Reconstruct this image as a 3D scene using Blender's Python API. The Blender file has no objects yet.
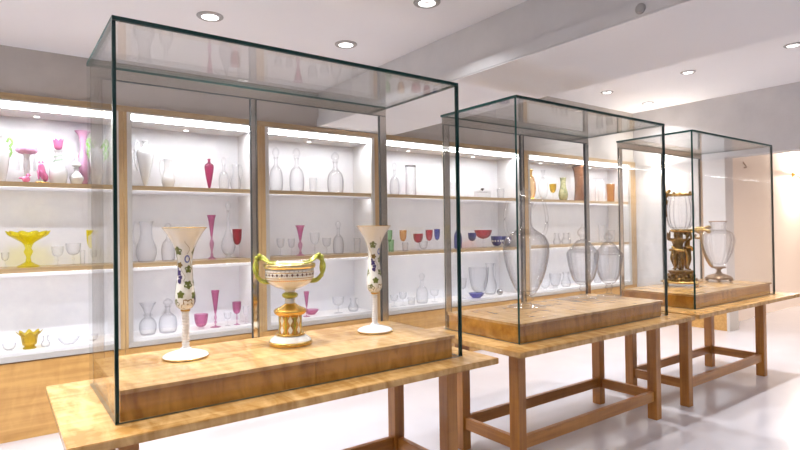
import bpy, bmesh, math, random
from mathutils import Vector, Matrix
random.seed(7)
sc = bpy.context.scene
COL = sc.collection
PI = math.pi

# ------------------------------------------------------------------ materials
def newmat(name):
    m = bpy.data.materials.new(name); m.use_nodes = True
    nt = m.node_tree; nt.nodes.clear()
    return m, nt, nt.nodes.new('ShaderNodeOutputMaterial')

def principled(name, col, rough=.5, metal=0., coat=0., noise=None, bump=None, spec=.5, emit=None, trans=0.):
    """noise=(scale, colour2, detail, stretch) mottles the base colour."""
    m, nt, out = newmat(name)
    b = nt.nodes.new('ShaderNodeBsdfPrincipled')
    b.inputs['Base Color'].default_value = (*col, 1); b.inputs['Roughness'].default_value = rough
    b.inputs['Metallic'].default_value = metal; b.inputs['Coat Weight'].default_value = coat
    b.inputs['Coat Roughness'].default_value = .12; b.inputs['Specular IOR Level'].default_value = spec
    b.inputs['Transmission Weight'].default_value = trans
    if emit: b.inputs['Emission Color'].default_value = (*emit[0], 1); b.inputs['Emission Strength'].default_value = emit[1]
    if noise:
        tc = nt.nodes.new('ShaderNodeTexCoord'); mp = nt.nodes.new('ShaderNodeMapping')
        mp.inputs['Scale'].default_value = noise[3] if len(noise) > 3 else (1, 1, 1)
        n = nt.nodes.new('ShaderNodeTexNoise'); n.inputs['Scale'].default_value = noise[0]; n.inputs['Detail'].default_value = noise[2]
        n.inputs['Roughness'].default_value = .6
        r = nt.nodes.new('ShaderNodeValToRGB')
        r.color_ramp.elements[0].position = .3; r.color_ramp.elements[0].color = (*noise[1], 1)
        r.color_ramp.elements[1].position = .7; r.color_ramp.elements[1].color = (*col, 1)
        L = nt.links.new
        L(tc.outputs['Object'], mp.inputs[0]); L(mp.outputs[0], n.inputs['Vector']); L(n.outputs['Fac'], r.inputs[0]); L(r.outputs[0], b.inputs['Base Color'])
        if bump:
            bp = nt.nodes.new('ShaderNodeBump'); bp.inputs['Strength'].default_value = bump; bp.inputs['Distance'].default_value = .01
            L(n.outputs['Fac'], bp.inputs['Height']); L(bp.outputs[0], b.inputs['Normal'])
    nt.links.new(b.outputs[0], out.inputs[0])
    return m

def wood(name, c1, c2, rough=.3, axis='X', figure=.5, coat=.3):
    """flame-figured honey maple: long grain plus rippled cross figure."""
    m, nt, out = newmat(name); L = nt.links.new
    b = nt.nodes.new('ShaderNodeBsdfPrincipled'); b.inputs['Roughness'].default_value = rough
    b.inputs['Coat Weight'].default_value = coat; b.inputs['Coat Roughness'].default_value = .18
    tc = nt.nodes.new('ShaderNodeTexCoord')
    def noise(scale, stretch, detail, dist=0):
        mp = nt.nodes.new('ShaderNodeMapping'); mp.inputs['Scale'].default_value = stretch
        n = nt.nodes.new('ShaderNodeTexNoise'); n.inputs['Scale'].default_value = scale; n.inputs['Detail'].default_value = detail
        n.inputs['Distortion'].default_value = dist
        L(tc.outputs['Object'], mp.inputs[0]); L(mp.outputs[0], n.inputs['Vector']); return n
    long = {'X': (.12, 2.2, 2.2), 'Z': (2.2, 2.2, .12), 'Y': (2.2, .12, 2.2)}[axis]
    cross = {'X': (1.6, .55, .55), 'Z': (.55, .55, 1.6), 'Y': (.55, 1.6, .55)}[axis]
    g = noise(14, long, 5); f = noise(9, cross, 3, 1.2); w = noise(1.3, (1, 1, 1), 2)
    def math_(op, a, bb):
        n = nt.nodes.new('ShaderNodeMath'); n.operation = op
        for i, x in enumerate((a, bb)):
            if isinstance(x, (int, float)): n.inputs[i].default_value = x
            else: L(x, n.inputs[i])
        return n.outputs[0]
    s = math_('ADD', math_('MULTIPLY', g.outputs['Fac'], 1 - figure), math_('MULTIPLY', f.outputs['Fac'], figure))
    s = math_('ADD', math_('MULTIPLY', s, .8), math_('MULTIPLY', w.outputs['Fac'], .2))
    r = nt.nodes.new('ShaderNodeValToRGB')
    r.color_ramp.elements[0].position = .40; r.color_ramp.elements[0].color = (*c2, 1)
    r.color_ramp.elements[1].position = .60; r.color_ramp.elements[1].color = (*c1, 1)
    L(s, r.inputs[0]); L(r.outputs[0], b.inputs['Base Color']); L(b.outputs[0], out.inputs[0])
    return m

def thin_glass(name, mid=(1, 1, 1), edge=(.8, .85, .87), ior=1.5, rough=.0, refract=0., rcol=(1, 1, 1), milk=0., blend=.35):
    """clear sheet or thin blown wall: Fresnel reflection over tinted transmission, deeper at grazing angles."""
    m, nt, out = newmat(name); L = nt.links.new
    geo = nt.nodes.new('ShaderNodeNewGeometry')
    mi = nt.nodes.new('ShaderNodeMix'); mi.data_type = 'FLOAT'
    mi.inputs[2].default_value = ior; mi.inputs[3].default_value = 1 / ior
    L(geo.outputs['Backfacing'], mi.inputs[0])
    fr = nt.nodes.new('ShaderNodeFresnel'); L(mi.outputs[0], fr.inputs['IOR'])
    lw = nt.nodes.new('ShaderNodeLayerWeight'); lw.inputs['Blend'].default_value = blend
    mc = nt.nodes.new('ShaderNodeMix'); mc.data_type = 'RGBA'
    mc.inputs[6].default_value = (*mid, 1); mc.inputs[7].default_value = (*edge, 1); L(lw.outputs['Facing'], mc.inputs[0])
    tr = nt.nodes.new('ShaderNodeBsdfTransparent'); L(mc.outputs[2], tr.inputs[0])
    gl = nt.nodes.new('ShaderNodeBsdfGlossy'); gl.inputs['Roughness'].default_value = rough
    mx = nt.nodes.new('ShaderNodeMixShader'); L(fr.outputs[0], mx.inputs[0]); L(tr.outputs[0], mx.inputs[1]); L(gl.outputs[0], mx.inputs[2])
    last = mx.outputs[0]
    if refract:
        gb = nt.nodes.new('ShaderNodeBsdfGlass'); gb.inputs['IOR'].default_value = 1.4; gb.inputs['Color'].default_value = (*rcol, 1)
        m2 = nt.nodes.new('ShaderNodeMixShader'); m2.inputs[0].default_value = refract; L(last, m2.inputs[1]); L(gb.outputs[0], m2.inputs[2]); last = m2.outputs[0]
    if milk:
        df = nt.nodes.new('ShaderNodeBsdfDiffuse'); df.inputs[0].default_value = (.85, .86, .9, 1)
        m3 = nt.nodes.new('ShaderNodeMixShader'); m3.inputs[0].default_value = milk; L(last, m3.inputs[1]); L(df.outputs[0], m3.inputs[2]); last = m3.outputs[0]
    L(last, out.inputs[0])
    return m

def emission(name, col, s):
    m, nt, out = newmat(name)
    e = nt.nodes.new('ShaderNodeEmission'); e.inputs[0].default_value = (*col, 1); e.inputs[1].default_value = s
    nt.links.new(e.outputs[0], out.inputs[0]); return m

M = dict(
    floor=principled('pale_resin_floor', (.56, .54, .57), .14, noise=(1.2, (.52, .50, .53), 3), spec=.5),
    ceiling=principled('white_ceiling_paint', (.90, .895, .925), .7, noise=(.8, (.885, .88, .91), 2)),
    concrete=principled('bare_concrete', (.57, .535, .50), .75, noise=(2.6, (.48, .445, .415), 7), bump=.15),
    beam=principled('pale_beam_concrete', (.74, .735, .745), .7, noise=(2.6, (.65, .645, .655), 7), bump=.12),
    concrete_light=principled('pale_concrete', (.70, .685, .69), .75, noise=(2.2, (.61, .595, .60), 7), bump=.12),
    white=principled('white_paint', (.80, .79, .80), .6),
    pink=principled('warm_lit_peach_paint', (.88, .77, .68), .6),  # the sconces' warm light is partly put into this wall colour
    niche=principled('white_niche_panel', (.83, .83, .86), .55, noise=(9, (.76, .76, .81), 7)),
    table=wood('maple_tabletop', (.70, .435, .175), (.42, .215, .058), .24, 'X', .6),
    plinth=wood('shaded_figured_maple_plinth', (.60, .29, .045), (.34, .135, .014), .26, 'X', .65),  # dimness of the fronts under overhead light is put into a darker wood
    leg=wood('shaded_maple_leg', (.47, .205, .036), (.33, .125, .018), .38, 'Z', .2),  # shade on the upright faces painted in as a darker wood colour
    rail=wood('shaded_maple_rail', (.47, .205, .036), (.33, .125, .018), .38, 'X', .2),  # carries the same painted shade as the legs
    frame=wood('oak_frame', (.50, .355, .19), (.38, .255, .125), .4, 'X', .2),
    post=wood('oak_post', (.56, .37, .17), (.42, .26, .11), .4, 'Z', .2),
    base=wood('maple_base_panel', (.60, .34, .105), (.46, .235, .062), .35, 'X', .35),
    alu=principled('satin_aluminium', (.66, .64, .60), .35, .6),
    steel=principled('polished_steel', (.74, .68, .60), .14, 1.),
    darkline=principled('dark_gasket', (.03, .03, .03), .5),
    pane=thin_glass('sheet_glass', (.999, 1, .999), (.985, .992, .988), ior=1.40),
    toppane=thin_glass('top_sheet_glass', (.999, 1, .999), (.985, .992, .988), ior=1.70),
    edge=principled('green_glass_edge', (.006, .040, .036), .3, spec=.25),
    crystal=thin_glass('clear_crystal', (.998, .998, 1), (.45, .46, .52), ior=1.22, rough=.02, blend=.10),
    cut=thin_glass('cut_crystal', (.998, .998, 1), (.34, .34, .40), ior=1.36, rough=.01, refract=.05, blend=.085),
    frost=thin_glass('milky_crystal', (.998, .998, 1), (.60, .62, .68), ior=1.2, rough=.05, milk=.05, blend=.10),
    rose=thin_glass('rose_glass', (.92, .66, .79), (.70, .34, .54)),
    rosedeep=thin_glass('deep_rose_glass', (.85, .46, .63), (.62, .18, .36)),
    cranberry=thin_glass('cranberry_glass', (.88, .42, .48), (.62, .10, .18)),
    lemon=thin_glass('lemon_glass', (.985, .955, .36), (.93, .84, .06)),
    olive=thin_glass('amber_olive_glass', (.90, .80, .25), (.66, .54, .06)),
    cobalt=thin_glass('cobalt_glass', (.55, .58, .86), (.14, .16, .50)),
    cobaltdark=principled('dark_blue_overlay', (.045, .05, .22), .15),
    greeng=thin_glass('green_glass', (.82, .95, .82), (.50, .75, .50)),
    amberg=thin_glass('amber_glass', (.95, .80, .58), (.78, .52, .25)),
    opal=principled('white_opaline', (.84, .85, .87), .22, coat=.4),
    opalgreen=principled('apple_green_opaline', (.36, .66, .20), .25, coat=.3),
    opalmint=principled('mint_opaline', (.62, .80, .66), .25, coat=.3),
    opalpink=principled('rose_opaline', (.72, .20, .40), .25, coat=.3),
    opallilac=principled('lilac_pink_opaline', (.76, .42, .62), .25, coat=.3),
    porcelain=principled('cream_white_glass', (.86, .83, .76), .18, coat=.5),
    ribbed=principled('white_ribbed_glass', (.84, .83, .83), .2, coat=.5),
    leafgreen=principled('painted_leaf_green', (.13, .15, .02), .35),
    leafgold=principled('painted_leaf_gold', (.26, .16, .03), .3, .3),
    grape=principled('painted_grape', (.05, .03, .13), .35),
    petal=principled('painted_blue_flower', (.12, .16, .42), .35),
    gold=principled('burnished_gold', (.80, .52, .13), .24, 1., noise=(30, (.70, .42, .09), 3)),
    goldpale=principled('pale_gold', (.86, .66, .30), .2, 1.),
    vine=principled('green_gold_enamel', (.44, .44, .05), .28, .45, coat=.3),
    dotdark=principled('painted_dark_dots', (.10, .03, .02), .4),
    bronze=principled('dark_gilt_bronze', (.34, .20, .06), .32, 1., noise=(40, (.12, .065, .02), 3)),
    gilt=principled('gilt_bronze', (.66, .44, .14), .26, 1., noise=(50, (.34, .20, .05), 3)),
    brownbronze=principled('brown_bronze', (.34, .22, .13), .38, .8, noise=(50, (.20, .12, .07), 3)),
    browng=principled('brown_marbled_glass', (.24, .10, .045), .18, coat=.6, noise=(22, (.11, .045, .02), 4)),
    painted=principled('green_gold_painted_glass', (.52, .47, .27), .25, noise=(28, (.10, .13, .03), 3)),
    chrome=principled('dark_chrome', (.42, .42, .43), .1, 1.),
    led=emission('led_diffuser', (.97, .98, 1), 40.),
    ledface=emission('led_profile_face', (.98, .98, 1), 2.6),
    ledbright=emission('hidden_led_tape', (.97, .98, 1), 10.),
    lamp=emission('downlight_lens', (1, .97, .95), 6.),
    warm=emission('sconce_glow', (1, .86, .68), 30.),
    trimring=principled('grey_downlight_ring', (.40, .39, .39), .4, .3),
)

# ------------------------------------------------------------------ mesh helpers
def link(name, bm, mats, parent=None, smooth=False, loc=None, autosm=None):
    bmesh.ops.recalc_face_normals(bm, faces=bm.faces)
    me = bpy.data.meshes.new(name); bm.to_mesh(me); bm.free()
    if not isinstance(mats, (list, tuple)): mats = [mats]
    for m in mats: me.materials.append(M[m] if isinstance(m, str) else m)
    if smooth:
        for p in me.polygons: p.use_smooth = True
        if autosm: me.set_sharp_from_angle(angle=math.radians(autosm))
    o = bpy.data.objects.new(name, me); COL.objects.link(o)
    if parent: o.parent = parent
    if loc: o.location = loc
    return o

def box(bm, a, b, mi=0, bevel=0.):
    v = [bm.verts.new((x, y, z)) for x in (a[0], b[0]) for y in (a[1], b[1]) for z in (a[2], b[2])]
    F = [(0, 1, 3, 2), (4, 6, 7, 5), (0, 4, 5, 1), (2, 3, 7, 6), (0, 2, 6, 4), (1, 5, 7, 3)]
    fs = [bm.faces.new([v[i] for i in f]) for f in F]
    for f in fs: f.material_index = mi
    if bevel:
        es = list({e for f in fs for e in f.edges})
        bmesh.ops.bevel(bm, geom=es, offset=bevel, segments=2, affect='EDGES', material=-1)
    return fs

def bx(name, a, b, mat, parent=None, bevel=0.):
    bm = bmesh.new(); box(bm, a, b, 0, bevel); return link(name, bm, mat, parent)

def spline(pts, n=4):
    if len(pts) < 3 or n < 2: return list(pts)
    out = []
    for i in range(len(pts) - 1):
        p0 = pts[max(i - 1, 0)]; p1 = pts[i]; p2 = pts[i + 1]; p3 = pts[min(i + 2, len(pts) - 1)]
        for k in range(n):
            t = k / n
            q = [.5 * (2 * b + (c - a) * t + (2 * a - 5 * b + 4 * c - d) * t * t + (3 * b - a - 3 * c + d) * t ** 3) for a, b, c, d in zip(p0, p1, p2, p3)]
            if len(q) == 2:                                           # profiles never overshoot their control points
                q = [min(max(x, min(b, c)), max(b, c)) for x, b, c in zip(q, p1, p2)]
            out.append(tuple(q))
    out.append(tuple(pts[-1])); return out

def lathe(bm, prof, seg=24, flute=None, mi=0, rot=0., scallop=None):
    """revolve (r,z) points; ends with r>0 are capped. flute=(n, amount)."""
    rings = []; closed = len(prof) > 3 and prof[0] == prof[-1] and prof[0][0] > 1e-5
    for r, z in (prof[:-1] if closed else prof):
        if r < 1e-5: rings.append([bm.verts.new((0, 0, z))]); continue
        ring = []
        for k in range(seg):
            a = 2 * PI * k / seg + rot; rr = r; zz = z
            if flute: rr = r * (1 + flute[1] * math.cos(flute[0] * a))
            if scallop:
                t = max(0, (z - scallop[2]) / (scallop[3] - scallop[2])) if scallop[3] != scallop[2] else 0
                zz = z + scallop[1] * t * math.cos(scallop[0] * a); rr = rr * (1 + .08 * t * math.cos(scallop[0] * a))
            ring.append(bm.verts.new((rr * math.cos(a), rr * math.sin(a), zz)))
        rings.append(ring)
    for A, B in zip(rings, rings[1:] + (rings[:1] if closed else [])):
        if len(A) == 1 and len(B) == 1: continue
        for k in range(seg):
            j = (k + 1) % seg
            if len(A) == 1: f = bm.faces.new((A[0], B[k], B[j]))
            elif len(B) == 1: f = bm.faces.new((A[k], B[0], A[j]))
            else: f = bm.faces.new((A[k], B[k], B[j], A[j]))
            f.material_index = mi
    for R in (() if closed else (rings[0], rings[-1])):
        if len(R) > 1:
            f = bm.faces.new(R); f.material_index = mi
    return bm

def vessel(prof, t=.0025, floor=None, seg=24, n=4, flute=None, scallop=None, bm=None):
    """open hollow vessel with a real wall: outside up, inside down."""
    p = spline(prof, n); bm = bm or bmesh.new()
    fl = floor if floor is not None else t * 1.5
    z0 = p[0][1] + fl
    inner = [(max(r - t, .0012), z) for r, z in p if z > z0 + 1e-4]
    if not inner: inner = [(max(p[-1][0] - t, .0012), p[-1][1])]
    inner.reverse()
    pr = [(0, p[0][1])] + p + inner + [(0, max(z0, inner[-1][1] - .0005 if inner[-1][1] < z0 else z0))]
    return lathe(bm, pr, seg, flute, 0, 0, scallop)

def solid(prof, seg=20, n=4, flute=None, bm=None, mi=0):
    p = spline(prof, n); pr = [(0, p[0][1])] + p + [(0, p[-1][1])]
    return lathe(bm or bmesh.new(), pr, seg, flute, mi)

def tube(bm, pts, rad, seg=8, n=5, mi=0):
    P = [Vector(p) for p in spline([tuple(p) for p in pts], n)]
    R = rad if callable(rad) else (lambda t: rad)
    rings = []; up = Vector((.013, .021, 1)).normalized()
    for i, p in enumerate(P):
        d = (P[min(i + 1, len(P) - 1)] - P[max(i - 1, 0)]).normalized()
        s = d.cross(up)
        if s.length < .05: s = d.cross(Vector((1, .1, 0)))
        s.normalize(); q = s.cross(d).normalized(); r = R(i / (len(P) - 1))
        rings.append([bm.verts.new(p + (s * math.cos(2 * PI * k / seg) + q * math.sin(2 * PI * k / seg)) * r) for k in range(seg)])
    for A, B in zip(rings, rings[1:]):
        for k in range(seg):
            f = bm.faces.new((A[k], A[(k + 1) % seg], B[(k + 1) % seg], B[k])); f.material_index = mi
    for Rr in (rings[0], rings[-1]):
        f = bm.faces.new(Rr); f.material_index = mi
    return bm

def ball(bm, c, r, seg=10, mi=0, sc3=(1, 1, 1)):
    g = bmesh.ops.create_uvsphere(bm, u_segments=seg, v_segments=max(6, seg // 2 + 2), radius=1)
    bmesh.ops.transform(bm, verts=g['verts'], matrix=Matrix.Translation(c) @ Matrix.Diagonal((r * sc3[0], r * sc3[1], r * sc3[2], 1)))
    for v in g['verts']:
        for f in v.link_faces: f.material_index = mi
    return bm

def thing(name, label, cat, loc=(0, 0, 0), rz=0., group=None):
    o = bpy.data.objects.new(name, None); COL.objects.link(o); o.empty_display_size = .05
    o.location = loc; o.rotation_euler = (0, 0, rz); o['label'] = label; o['category'] = cat; o['kind'] = 'thing'
    if group: o['group'] = group
    return o

def struct(name, parts, mat):
    bm = bmesh.new()
    for a, b in parts: box(bm, a, b)
    o = link(name, bm, mat); o['kind'] = 'structure'; return o

# ------------------------------------------------------------------ room
ZL, ZR, ZB = 2.848, 3.288, 2.512       # left ceiling, right ceiling, beam soffit
BX0, BX1 = 2.572, 3.495                # beam
XR = 8.236                             # end wall
CY = 4.84                              # cabinet front
struct('floor', [((-2.4, -3.7, -.12), (14.0, 5.5, 0))], 'floor')
struct('ceiling', [((-2.4, -3.7, ZL), (BX0 + .02, 5.5, 3.5)), ((BX1 - .02, -3.7, ZR), (8.6, 5.5, 3.5))], 'ceiling')
bm = bmesh.new()
box(bm, (BX0 + .02, -3.7, 2.595), (BX1, 5.5, 3.5), 0)
box(bm, (BX0, -3.7, ZB), (BX1, 5.5, 2.595), 0, .006)
box(bm, (BX0 + .004, -3.7, ZB - .004), (BX1 - .002, 5.5, ZB), 1)
o = link('trim_1', bm, ['beam', 'ceiling']); o['kind'] = 'structure'
struct('wall_back', [((-2.4, 4.87, 2.503), (XR + .25, 5.5, 3.5)), ((-2.4, 5.32, 0), (XR + .25, 5.5, 2.51))], 'concrete')
struct('wall_left', [((-2.5, -3.7, 0), (-2.3, 5.5, 3.5))], 'concrete')
struct('wall_front', [((-2.4, -3.8, 0), (14.0, -3.6, 3.5))], 'concrete')
struct('wall_right', [((XR, 3.506, 0), (XR + .25, 5.5, 3.5)), ((XR, -3.7, 0), (XR + .25, .4, 3.5)), ((XR, .4, 2.435), (XR + .25, 3.506, 3.5))], 'concrete_light')
struct('baseboard_right', [((XR - .025, 3.50, 0), (XR - .001, CY - .04, .50))], 'base')
struct('trim_2', [((XR - .03, 3.47, 0), (XR + .25, 3.505, .50))], 'alu')
# side passage beyond the opening
struct('wall_passage', [((XR + .2, 3.80, 0), (13.9, 4.0, 3.1)), ((13.8, -.5, 0), (14.0, 4.0, 3.1)), ((XR + .2, -.7, 0), (13.9, -.5, 3.1))], 'pink')
struct('wall_passage_end', [((XR + .22, 3.755, 0), (9.74, 3.805, 3.0))], 'pink')
struct('ceiling_passage', [((XR + .2, -.7, 2.98), (14.0, 4.0, 3.15))], 'ceiling')

# ------------------------------------------------------------------ display cabinets along the back wall
Z1, Z2, Z3 = 1.866, 1.236, .63
CABS = [(-2.29, .827, -2.2, .757, 'maple-framed lit cabinet at the left end holding white opaline and yellow glass'),
        (.827, 1.973, .885, 1.896, 'maple-framed lit cabinet second from left, behind the left trumpet vase'),
        (1.973, 3.29, 2.05, 3.197, 'maple-framed lit cabinet behind the gilt two-handled compote'),
        (3.29, 5.59, 3.389, 5.483, 'wide lit cabinet holding the red and blue goblets'),
        (5.59, XR - .002, 5.698, 8.05, 'wide lit cabinet at the far end holding the brown vase')]
OT, WT, YB = 2.455, 2.502, 5.22
for x0, x1, a, b, lab in CABS:
    t = thing('display_cabinet', lab, 'cabinet', ((x0 + x1) / 2, CY, 0), 0, 'lit display cabinets along the back wall')
    cx = (x0 + x1) / 2
    def cb(name, p, q, mat, bev=0., par=t): return bx(name, (p[0] - cx, p[1] - CY, p[2]), (q[0] - cx, q[1] - CY, q[2]), mat, par, bev)
    bm = bmesh.new()                                  # timber front frame
    e = .034
    for p, q in (((x0, CY, OT), (x1, 5.30, WT)),):
        box(bm, (p[0] - cx, 0, p[2]), (q[0] - cx, q[1] - CY, q[2]))
    link('top_rail', bm, 'frame', t)
    for p, q in ((x0 + .001, a - e), (b + e, x1 - .001)):
        bx('side_post', (p - cx, 0, .56), (q - cx, .46, OT), 'post', t)
    bm = bmesh.new()                                  # slim metal inner frame
    for p, q in ((a - e, a), (b, b + e)):
        bx('frame_upright', (p - cx, -.004, .606), (q - cx, .0215, OT), 'alu', t)
    bx('frame_head', (a - cx, -.004, OT - .012), (b - cx, .012, OT), 'alu', t)
    bx('frame_sill', (a - e - cx, -.006, .566), (b + e - cx, .0195, .605), 'alu', t)
    bm.free()
    for p, q in ((a - e, a), (b, b + e)):             # white lining: sides and top
        bx('side_lining', (p - cx, .022, .56), (q - cx, .40, OT), 'white', t)
    bx('top_lining', (a - cx, .067, OT - .053), (b - cx, .40, OT), 'white', t)
    cb('back_panel', (a, YB, .56), (b, YB + .03, OT), 'niche')
    n = 0
    for z in (Z1, Z2):
        bm = bmesh.new()
        box(bm, (a + .001 - cx, .018, z - .036), (b - .001 - cx, .375, z), 0)
        s = link('shelf', bm, 'frame', t)
        bm = bmesh.new(); box(bm, (a + .002 - cx, .020, z - .060), (b - .002 - cx, .030, z - .037)); link('light_lip', bm, 'white', s)
        bm = bmesh.new(); box(bm, (a + .02 - cx, .034, z - .046), (b - .02 - cx, .060, z - .037)); link('led_strip', bm, 'ledbright', s)
    cb('bottom_shelf', (a, CY + .02, .56), (b, YB, Z3), 'white')
    bm = bmesh.new(); fs = box(bm, (a + .01 - cx, .024, OT - .050), (b - .01 - cx, .066, OT - .013))
    for f in fs:
        if f.calc_center_median().y < .03: f.material_index = 1
    link('led_strip', bm, ['led', 'ledface'], t)
    cb('base_panel', (x0 + .001, CY + .005, 0), (x1 - .001, CY + .05, .558), 'base')
    for k in range(max(1, round((b - a) / 1.0))):
        xx = a + (b - a) * (k + .5) / max(1, round((b - a) / 1.0))
        bm = bmesh.new(); lathe(bm, [(.016, OT - .057), (.020, OT - .0535)], 14); bmesh.ops.translate(bm, verts=bm.verts, vec=(xx - cx, .30, 0))
        link('spotlight', bm, 'lamp', t)

# ------------------------------------------------------------------ tables, plinths, glass cases
TT = .79
TABLES = [(.178, 2.146, .355, 2.011, 'honey maple table at front carrying the gilt compote case'),
          (2.315, 4.279, 2.496, 4.106, 'honey maple middle table carrying the clear crystal case'),
          (4.345, 6.40, 4.53, 6.08, 'honey maple far table carrying the bronze-mounted vases')]
for x0, x1, l0, l1, lab in TABLES:
    t = thing('display_table', lab, 'table', ((x0 + x1) / 2, 2.51, 0), 0, 'maple display tables in a row'); cx = (x0 + x1) / 2; cy = 2.51
    bx('tabletop', (x0 - cx, 2.052 - cy, TT - .032), (x1 - cx, 2.97 - cy, TT), 'table', t, .003)
    w, d = .07, .075; yf, yb = 2.234, 2.72
    for xx in (l0, l1 - w):
        for yy in (yf, yb):
            bx('leg', (xx - cx, yy - cy, 0), (xx + w - cx, yy + d - cy, TT - .032), 'leg', t, .003)
    for yy in (yf + .02, yb + .02):
        bx('stretcher', (l0 + w - cx, yy - cy, .14), (l1 - w - cx, yy + .034 - cy, .215), 'rail', t, .002)
        bx('apron', (l0 + w - cx, yy - cy, TT - .085), (l1 - w - cx, yy + .03 - cy, TT - .032), 'rail', t)
    for xx in (l0 + .018, l1 - w + .018):
        bx('stretcher', (xx - cx, yf + d - cy, .14), (xx + .034 - cx, yb - cy, .215), wood('shaded_maple_rail_cross', (.47, .205, .036), (.33, .125, .018), .38, 'Y', .2), t, .002)  # cross stretchers share the shade painted into the leg colour

CASES = [(.341, 2.021), (2.481, 4.162), (4.601, 6.213)]
GZ, GY0, GY1, GT = 2.265, 2.2, 2.887, .015
what = ['gilt compote and trumpet vases', 'clear crystal decanter and covered jars', 'bronze-mounted crystal vases']
PZ = .905
for (x0, x1), wh, mid in zip(CASES, what, (1.14, 3.303, 5.40)):
    t = thing('display_plinth', 'low figured maple plinth under the ' + wh, 'plinth', ((x0 + x1) / 2, 2.54, TT), 0, 'maple plinths inside the glass cases')
    cx = (x0 + x1) / 2
    seam = mid + .016
    bm = bmesh.new()
    box(bm, (x0 + .02 - cx, 2.228 - 2.54, 0), (seam - .001 - cx, 2.85 - 2.54, PZ - TT - .016)); box(bm, (seam + .001 - cx, 2.228 - 2.54, 0), (x1 - .05 - cx, 2.85 - 2.54, PZ - TT - .016))
    link('plinth_box', bm, 'plinth', t)
    bx('top_board', (x0 + .018 - cx, 2.22 - 2.54, PZ - TT - .016), (x1 - .03 - cx, 2.862 - 2.54, PZ - TT), 'table', t, .001)
    c = thing('glass_display_case', 'tall clear glass case with steel-edged back doors over the ' + wh, 'display case', (cx, 2.54, TT), 0, 'glass cases on the maple tables')
    def pane(name, a, b, thin):
        bm = bmesh.new(); fs = box(bm, (a[0] - cx, a[1] - 2.54, a[2] - TT), (b[0] - cx, b[1] - 2.54, b[2] - TT))
        for f in fs:
            f.normal_update()
            n = f.normal
            if abs(n[thin]) < .5 and not (name == 'side_pane' and f.calc_center_median().y > .2): f.material_index = 1
        return link(name, bm, ['toppane' if name == 'top_pane' else 'pane', 'edge'], c)
    pane('front_pane', (x0, GY0, TT + .001), (x1, GY0 + GT, GZ - GT), 1)
    pane('side_pane', (x0, GY0 + GT, TT + .001), (x0 + GT, GY1, GZ - GT), 0)
    pane('side_pane', (x1 - GT, GY0 + GT, TT + .001), (x1, GY1, GZ - GT), 0)
    pane('top_pane', (x0, GY0, GZ - GT), (x1, GY1, GZ), 2)
    hz = GZ - GT - .048
    bx('header_rail', (x0 + .013 - cx, GY1 - .018 - 2.54, hz - TT), (x1 - .013 - cx, GY1 - 2.54, GZ - GT - .001 - TT), 'steel', c)
    bm = bmesh.new(); box(bm, (x0 + .013 - cx, GY1 - .019 - 2.54, hz - TT - .003), (x1 - .013 - cx, GY1 - .001 - 2.54, hz - TT - .0005)); link('seal', bm, 'darkline', c)
    for s, (p, q) in enumerate(((x0 + .013, mid), (mid + .003, x1 - .013))):
        d = pane('back_door', (p + .002, GY1 - .014, TT + .003), (q, GY1 - .004, hz - .004), 1)
        we, wi = .045, .024
        A = (p + .002, p + .002 + (we if s == 0 else .004)); B = (q - (wi if s == 0 else .048), q)
        for lo, hi in (A, B):
            bx('door_stile', (lo - cx, GY1 - .019 - 2.54, .003), (hi - cx, GY1 - 2.54, hz - TT - .005), 'steel', d)
        for xx in (A[1], B[0]):
            bx('door_seal', (xx - .0015 - cx, GY1 - .020 - 2.54, .003), (xx + .0015 - cx, GY1 + .001 - 2.54, hz - TT - .005), 'darkline', d)

# ------------------------------------------------------------------ hero objects in the front case
def radius_at(prof, z):
    if z <= prof[0][1]: return prof[0][0]
    for (r0, z0), (r1, z1) in zip(prof, prof[1:]):
        if z0 <= z <= z1 and z1 > z0: return r0 + (r1 - r0) * (z - z0) / (z1 - z0)
    return prof[-1][0]

def decal(bm, prof, th, zc, shape, mi, off=.0009):
    """a painted patch lying on a surface of revolution; shape = outline in metres."""
    def P(x, y):
        z = min(max(zc + y, prof[0][1] + .001), prof[-1][1]); r = radius_at(prof, z) + off; a = th + x / max(r, .01)
        return bm.verts.new((r * math.cos(a), r * math.sin(a), z))
    c = P(0, 0); ring = [P(*s) for s in shape]
    for i in range(len(ring)):
        f = bm.faces.new((c, ring[i], ring[(i + 1) % len(ring)])); f.material_index = mi

def leaf(s, rot=0.):
    out = []
    for k in range(30):
        a = 2 * PI * k / 30; r = s * (.62 + .38 * abs(math.cos(2.5 * (a + .3)))) * (1 if k % 2 else .92)
        out.append((r * math.cos(a + rot), r * math.sin(a + rot)))
    return out
def blob(s, sy=1., n=12): return [(s * math.cos(2 * PI * k / n), s * sy * math.sin(2 * PI * k / n)) for k in range(n)]

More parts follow.
